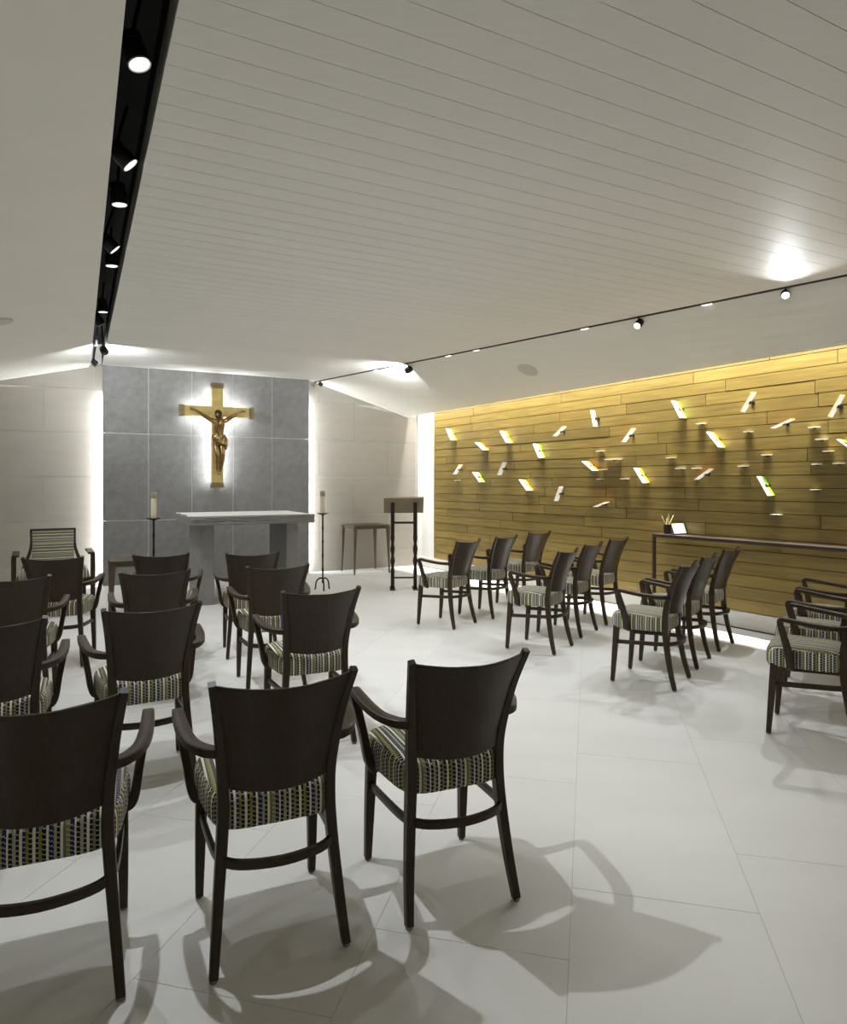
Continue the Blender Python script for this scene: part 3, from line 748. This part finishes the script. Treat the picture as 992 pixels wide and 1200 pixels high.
# ------------------------------------------------------------------ celebrant's seat
pr = thing('celebrant_chair', 'dark framed armchair with striped upholstered back facing the room', 'chair', (-3.93, 7.17, 0), R(210))
for sx in (-1, 1):
    mb = MB(); mb.box((sx * .36, .20, .33), (.045, .045, .66)); mb.build('leg', 'darkwood', pr, bevel=.004)
    mb = MB(); mb.sweep([((sx * .30, -.26, 0), (1, 0, 0), .02, .02), ((sx * .29, -.18, .42), (1, 0, 0), .02, .022), ((sx * .213, -.22, .70), (1, 0, 0), .014, .016), ((sx * .210, -.262, .895), (1, 0, 0), .012, .013)], 4); mb.build('leg', 'darkwood', pr)
    mb = MB(); mb.box((sx * .345, -.01, .668), (.065, .50, .022)); mb.build('armrest', 'darkwood', pr, bevel=.004)
mb = MB(); mb.box((0, .01, .39), (.68, .42, .05)); mb.build('seat_frame', 'darkwood', pr, bevel=.004)
mb = MB(); mb.box((0, .02, .455), (.64, .46, .09)); mb.build('seat', 'fabric', pr, bevel=.025)
mb = MB(); mb.box((0, -.225, .715), (.40, .055, .36), Matrix.Rotation(R(10), 3, 'X')); bk = mb.build('backrest', 'fabric_h', pr, bevel=.015)
mb = MB(); rot = Matrix.Rotation(R(10), 3, 'X')
mb.box(Vector((0, -.225, .715)) + rot @ Vector((0, 0, .188)), (.44, .03, .020), rot); mb.build('back_rail', 'darkwood', pr, bevel=.003)

# ------------------------------------------------------------------ console against the plank wall
cs = on_wall(764.6, 700, .20); sC = (cs - W0).dot(D); ZC = 1.40 - (625.3 - CY) / F * cs.y
con = thing('console', 'long thin dark console shelf along the plank wall', 'console', WALL(sC, 0, 0.0), math.atan2(D.y, D.x))
LC = 3.2
sg = 1 if Matrix.Rotation(math.atan2(D.y, D.x), 3, 'Z') @ Vector((0, 1, 0)) @ N > 0 else -1
mb = MB(); mb.box((LC / 2, sg * .108, ZC - .016), (LC, .208, .032)); mb.build('shelf', 'consolewood', con, bevel=.002)
for x in (.014, LC - .014):
    mb = MB(); mb.box((x, sg * .196, (ZC - .032) / 2), (.028, .03, ZC - .032)); mb.build('leg', 'consolewood', con, bevel=.002)
def console_pt(px, out): 
    q = on_wall(px, 600, out); q.z = ZC; return q
cp = console_pt(781.5, .10)
cup = thing('pencil_cup', 'small dark cup holding pencils on the console', 'cup', cp)
mb = MB(); mb.lathe([(.030, 0), (.034, .003), (.038, .100), (.035, .100), (.030, .012), (.004, .012)], n=20); mb.build('cup_wall', 'cup', cup)
PEN = [('yellowpencil', (-.055, -.01), .20, 'yellow pencil tipping left in the dark cup', 'pencil'), ('whitepencil', (-.004, -.012), .205, 'pale pencil upright at front of the dark cup', 'pencil'), ('whitepencil', (.016, .012), .16, 'short pale pencil in the middle of the dark cup', 'pencil'), ('yellowpencil', (.058, .006), .205, 'yellow pencil tipping right in the dark cup', 'pencil')]
for m_, (dx, dy), L, lab, ct in PEN:
    base = cp + Vector((-.012 * (1 if dx > 0 else -1), dy, .0135)); d = (Vector((dx * 1.25, dy, .16))).normalized()
    pn = thing('pencil', lab, ct, base)
    mb = MB(); mb.tube([Vector(), d * (L * .86)], .0045, 6, False); mb.build('shaft', m_, pn)
    mb = MB(); mb.tube([d * (L * .86), d * L], [.0045, .0012], 6, False); mb.build('tip', 'wax', pn)
kp = console_pt(795, .10)
cd = thing('card_holder', 'white card standing in a dark holder on the console', 'card', kp, R(20))
mb = MB(); mb.box((0, .01, .006), (.16, .07, .012)); mb.build('base', 'cup', cd, bevel=.002)
mb = MB(); mb.box((0, 0, .064), (.15, .006, .105), Matrix.Rotation(R(-24), 3, 'X')); mb.build('card', 'paper', cd)

# ------------------------------------------------------------------ glass fins and ledges on the plank wall
FINS = [(527.2, 509.2, 5.6, 13.4, 'yellow'), (563.1, 523, 8.8, 8.5, 'orange'), (591.3, 512.1, 7.6, 13.5, 'yellow'), (629.7, 528.3, 6.6, 16.1, 'green'),
 (536.1, 550.3, -6.8, 11, 'orange'), (587.9, 549.2, -6.5, 15.1, 'white'), (559.4, 559.2, 7.6, 11.6, 'green'), (614.6, 568.5, 9, 12.7, 'yellow'),
 (655.4, 505.6, -11.3, 11, 'orange'), (695.6, 490.5, 3.5, 19, 'white'), (736.2, 510.1, -11.7, 15.8, 'orange'), (690, 546.1, 12.4, 10.9, 'orange'),
 (749.9, 557.2, 10.7, 17.6, 'yellow'), (654.2, 578.7, -5.9, 17, 'white'), (704.2, 591.1, -14.1, 5.6, 'orange'), (793.6, 479.9, 9.7, 19.8, 'green'),
 (876.4, 471.3, -13.2, 22.9, 'yellow'), (836.8, 515.2, 14, 17.8, 'yellow'), (917, 496.4, -23.4, 10.7, 'orange'), (979.5, 475.9, -14.5, 25.4, 'yellow'),
 (989.0, 520, 14, 10, 'yellow'), (895.2, 569.6, 12.7, 22.9, 'green'), (824.6, 555.6, -17.5, 12.7, 'orange')]
ORD = ['first', 'second', 'third', 'fourth', 'fifth', 'sixth', 'seventh', 'eighth', 'ninth', 'tenth', 'eleventh', 'twelfth', 'thirteenth', 'fourteenth', 'fifteenth', 'sixteenth', 'seventeenth', 'eighteenth', 'nineteenth', 'twentieth', 'twenty-first', 'twenty-second', 'twenty-third']
def place(i, n): return ORD[i] + ' from left' if i < (n + 1) // 2 else (ORD[n - 1 - i] + ' from right')
FINS.sort()
GLOW = {'yellow': 'yellow glow', 'orange': 'orange glow', 'green': 'green glow', 'white': 'no coloured glow'}
WF, OFF = 0.075, 0.042
for i, (cx, cy, ax, ay, tint) in enumerate(FINS):
    mid = OFF + WF / 2
    pa, pb = on_wall(cx - ax / 2, cy - ay / 2, mid), on_wall(cx + ax / 2, cy + ay / 2, mid)
    c = (pa + pb) / 2; e = (pb - pa); L = e.length; e.normalize(); t = N.cross(e)
    lean = 'leaning left' if ax > 0 else 'leaning right'
    fin = thing('glass_fin', 'slanted glass fin %s with %s, %s on plank wall' % (lean, GLOW[tint], place(i, len(FINS))), 'glass fin', c - N * mid, 0, 'glass fins on the plank wall')
    rot = Matrix((e, N, t)).transposed()
    mb = MB(); mb.box(N * mid, (L, WF, .006), rot); mb.build('pane', 'glass_clear' if ax > 0 else 'glass_' + tint, fin, bevel=.001)
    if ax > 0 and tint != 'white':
        mb = MB(); mb.box(N * (OFF / 2 + .0005), (L * .96, OFF - .001, .004), rot); mb.build('painted_glow', 'painted_glow_' + tint, fin)  # added strip; its colour stands in for the glow on the wall
    mb = MB(); mb.tube([N * .000, N * (OFF + .004)], .006, 8); mb.lathe([(.018, 0), (.018, .005)], (0, 0, 0), 12, True, Matrix((D, Z, N)).transposed()); br = mb.build('bracket', 'blackmetal', fin)
    mb = MB(); mb.box(N * (OFF + .012), (.028, .030, .016), rot); mb.build('clamp', 'blackmetal', br)
LEDG = [(702.8, 529, 8.5), (717.9, 538.6, 20), (706, 550.9, 8), (702.8, 561.9, 7), (731.4, 561.5, 9), (820.8, 496.7, 11), (875.9, 506.3, 11), (952.9, 501, 14), (961.5, 515.2, 15), (969.4, 529.2, 13),
 (785.7, 536.8, 11), (796.4, 549.3, 11), (815.7, 549.3, 11), (870, 546.7, 12), (897.5, 533.5, 12), (955.9, 544.4, 12), (982, 543.7, 14), (954.9, 574.2, 13), (908.7, 603.4, 14), (535.3, 563.3, 5)]
LEDG.sort()
for i, (cx, cy, wpx) in enumerate(LEDG):
    pa, pb = on_wall(cx - wpx / 2, cy, .025), on_wall(cx + wpx / 2, cy, .025); L = (pb - pa).length; c = (pa + pb) / 2 - N * .025
    lg = thing('glass_ledge', 'small level lit glass ledge, %s on plank wall' % place(i, len(LEDG)), 'glass ledge', c, math.atan2(D.y, D.x), 'small glass ledges on the plank wall')
    y1 = sg * .055; y0 = sg * .0005; L = max(L * .9, .07)
    mb = MB(); mb.hexa([(-L / 2, y0, 0), (L / 2, y0, 0), (L / 2 - .012, y1, 0), (-L / 2 + .012, y1, 0)], [(-L / 2, y0, .007), (L / 2, y0, .007), (L / 2 - .012, y1, .007), (-L / 2 + .012, y1, .007)])
    mb.build('pane', 'glass_white' if i % 3 else 'glass_yellow', lg)
    mb = MB(); mb.box((0, sg * .008, -.006), (.022, .014, .012)); mb.build('clip', 'blackmetal', lg)

# ------------------------------------------------------------------ lamps in the black slot
def lamp(name, loc, dirv, power, lab, rad=.048, length=.13, spot=95, arm_to=None, lens='lens', group='lamps in the black ceiling slot', col=COOL, blend=.55, dist=None):
    d = Vector(dirv).normalized(); t = thing(name, lab, 'lamp', loc, 0, group)
    M3 = (-d).to_track_quat('Z', 'Y').to_matrix()
    mb = MB(); mb.lathe([(rad * .94, .004), (rad, .0), (rad * 1.02, .008), (rad, .016), (rad * .97, length * .6), (rad * .80, length * .62), (rad * .80, length * .72), (rad * .92, length * .74), (rad * .92, length * .97), (rad * .80, length)], n=24, M3=M3); hs = mb.build('housing', 'blackmetal', t)
    mb = MB(); mb.lathe([(rad * .80, .0), (rad * .93, -.004), (rad * .93, .003), (rad * .80, .004)], n=24, M3=M3); mb.build('rim', 'rim', hs)
    mb = MB(); mb.lathe([(rad * .05, -.0008), (rad * .80, -.001), (rad * .80, .003)], n=24, M3=M3); mb.build('lens', lens, hs)
    if arm_to is not None:
        mb = MB(); top = Vector(arm_to) - Vector(loc); back = -d * length * .8
        mb.tube([back, (back + top) / 2 + (back - top).orthogonal().normalized() * .004, top], .008, 6); mb.build('bracket', 'blackmetal', t)
    if power: light('lamp_light', 'SPOT', power, d * .006, d, t, spot_size=R(spot), spot_blend=blend, shadow_soft_size=rad * .4, color=col)
    return t
SL = [(.232, 2.84, (.30, -.18, -1), P_SPOT * 1.75, 'first'), (.262, 3.74, (.95, -.05, -1), P_SPOT * 1.6, 'second'), (.245, 4.32, (.10, .05, -1), P_SPOT, 'third'), (.262, 5.14, (1.0, .05, -1), P_SPOT * 1.6, 'fourth'),
      (.262, 5.56, (.05, .05, -1), P_SPOT, 'fifth'), (.258, 7.09, (.06, .05, -1), P_SPOT, 'sixth'), (.262, 7.63, (.62, .20, -1), P_SPOT * 1.2, 'seventh'), (.245, 8.83, (.0, .3, -1), 0, 'ninth'), (.295, 10.16, (.6, .3, -.6), 0, 'tenth')]
for a, b, (du, dv, dz), pw, o_ in SL:
    big = pw > 0; dd = U * du + V * dv + Z * dz
    lamp('spotlight', AB(a, b, CH + (.004 if abs(du) < .5 else -.004)), dd, pw, 'black spotlight in the ceiling slot, %s from the near end' % o_, (.046 if big else .026), (.12 if big else .07), (74 if du > .9 else 132 if b < 3 else 108), arm_to=AB((SL0(b) + SL1(b)) / 2, b, CH + .29))
# flood head facing the altar wall, left
def flood(loc, dirv, lab, arm, group):
    d = Vector(dirv).normalized(); t = thing('flood_lamp', lab, 'lamp', loc, 0, group); M3 = (-d).to_track_quat('Z', 'Y').to_matrix()
    mb = MB(); mb.lathe([(.040, 0), (.044, .004), (.046, .05), (.040, .085), (.018, .10)], n=20, M3=M3); hs = mb.build('housing', 'blackmetal', t)
    mb = MB(); mb.lathe([(.004, -.001), (.037, -.0015), (.038, .002)], n=20, M3=M3); mb.build('lens', 'lens', hs)
    mb = MB(); mb.tube([-d * .05, -d * .05 + (Vector(arm) - Vector(loc)) * .5, Vector(arm) - Vector(loc)], .009, 8); mb.build('bracket', 'blackmetal', t)
    light('flood_light', 'AREA', P_FLOOD, d * .004, d, t, shape='DISK', size=.07, color=COOL, spread=R(160))
flood(AB(.335, 8.66, CH - .095), V * 1 + U * .25 - Z * .22, 'round black flood lamp at far end of the slot, eighth in line', AB(.30, 8.60, CH + .2), 'lamps in the black ceiling slot')

# ------------------------------------------------------------------ thin track with lamps on the right
LT = 9.0
trk = thing('light_track', 'thin black lighting track across the right ceiling', 'track', T0, math.atan2(tdir.y, tdir.x))
mb = MB(); mb.box((LT / 2, 0, .0), (LT, .022, .022)); mb.build('rail', 'trackgrey', trk)
mb = MB(); mb.box((LT / 2, 0, .02), (LT, .03, .03)); mb.build('mount', 'trackgrey', trk)
def tp(px): # point on the track under pixel column px
    k = (px - CX) / F; t = (k * T0.y - T0.x) / (tdir.x - k * tdir.y); return T0 + tdir * t
side = Vector((tdir.y, -tdir.x, 0)); side = side if side.dot(N) > 0 else -side        # towards the room
G2 = 'lamps on the thin ceiling track'
for px, lab, pw in ((440, 'flush lamp in the thin track, closest to altar wall', .3), (525, 'flush lamp in the thin track, second from altar wall', .6), (558, 'flush lamp in the thin track, third from altar wall', .6), (685, 'flush lamp in the thin track, fourth from altar wall', 1.0), (828, 'flush lamp in the thin track, beside the brightest lamp', 1.0)):
    q = tp(px) - Z * .0135; t = thing('track_lamp', lab, 'lamp', q, math.atan2(tdir.y, tdir.x), G2)
    mb = MB(); mb.box((0, 0, 0), (.10, .030, .006)); mb.build('housing', 'rim', t); mb = MB(); mb.box((0, 0, -.0035), (.085, .024, .002)); mb.build('lens', 'lens', t)
    rd_ = Matrix.Rotation(-math.atan2(tdir.y, tdir.x), 3, 'Z') @ (side * .35 - Z)
    light('lamp_light', 'SPOT', P_TRACK * pw * 1.7, (0, 0, -.007), rd_, t, spot_size=R(95), spot_blend=.6, shadow_soft_size=.02, color=COOL)
q = tp(920) - Z * .068
lamp('track_spotlight', q, side * .5 - Z * .75 - Vector((0, .55, 0)), P_TRACK * 1.6, 'brightest lamp on the thin track, shining towards the viewer', .034, .05, 120, tp(920) - Z * .012, lens='lens_bright', group=G2)
q = tp(748) - Z * .095
lamp('track_spotlight', q + side * .03, side * .75 - Z * .6, P_TRACK * 1.2, 'black cone spotlight hanging midway on the thin track', .038, .085, 80, tp(748) - Z * .012, group=G2)
q = tp(372) - Z * .075
lamp('track_spotlight', q - tdir * -.12, -side * .9 - Z * .4, 0, 'small spotlight at the altar end of the thin track', .030, .06, 80, tp(376) - Z * .012, group=G2)
q = tp(476) - Z * .10
flood(q, V * 1 - U * .35 - Z * .2, 'square black flood lamp hanging from the thin track toward altar', tp(476) - Z * .012, G2)

# ------------------------------------------------------------------ ceiling discs
def tri_hit(px, py, P0, nrm): r = ray(px, py); o = Vector((0, 0, H)); return o + r * ((P0 - o).dot(nrm) / r.dot(nrm))
hr, nrm, _i, _d = bvh_r.ray_cast(Vector((0, 0, H)), ray(618, 433.5).normalized())
for nm, hit, nr, lab in (('r', hr, nrm, 'round grey ceiling speaker above the plank wall'),
                         ('l', None, None, 'round grey ceiling speaker at the left photo edge')):
    if nm == 'l':
        nr = (V.cross(U * 1 + Z * .252)).normalized(); hit = tri_hit(-4, 377.5, AB(SLOT0, 0, CH), nr)
    if nr.z > 0: nr = -nr
    t = thing('ceiling_speaker', lab, 'speaker', hit, 0, 'round ceiling speakers')
    M3 = nr.to_track_quat('Z', 'Y').to_matrix()
    mb = MB(); mb.lathe([(.125, -.03), (.13, .004), (.122, .008), (.118, .006)], n=32, M3=M3); mb.build('bezel', 'disc', t)
    mb = MB(); mb.lathe([(.118, .0), (.118, .0065), (.02, .008)], n=32, M3=M3); mb.build('grille', 'disc', t)
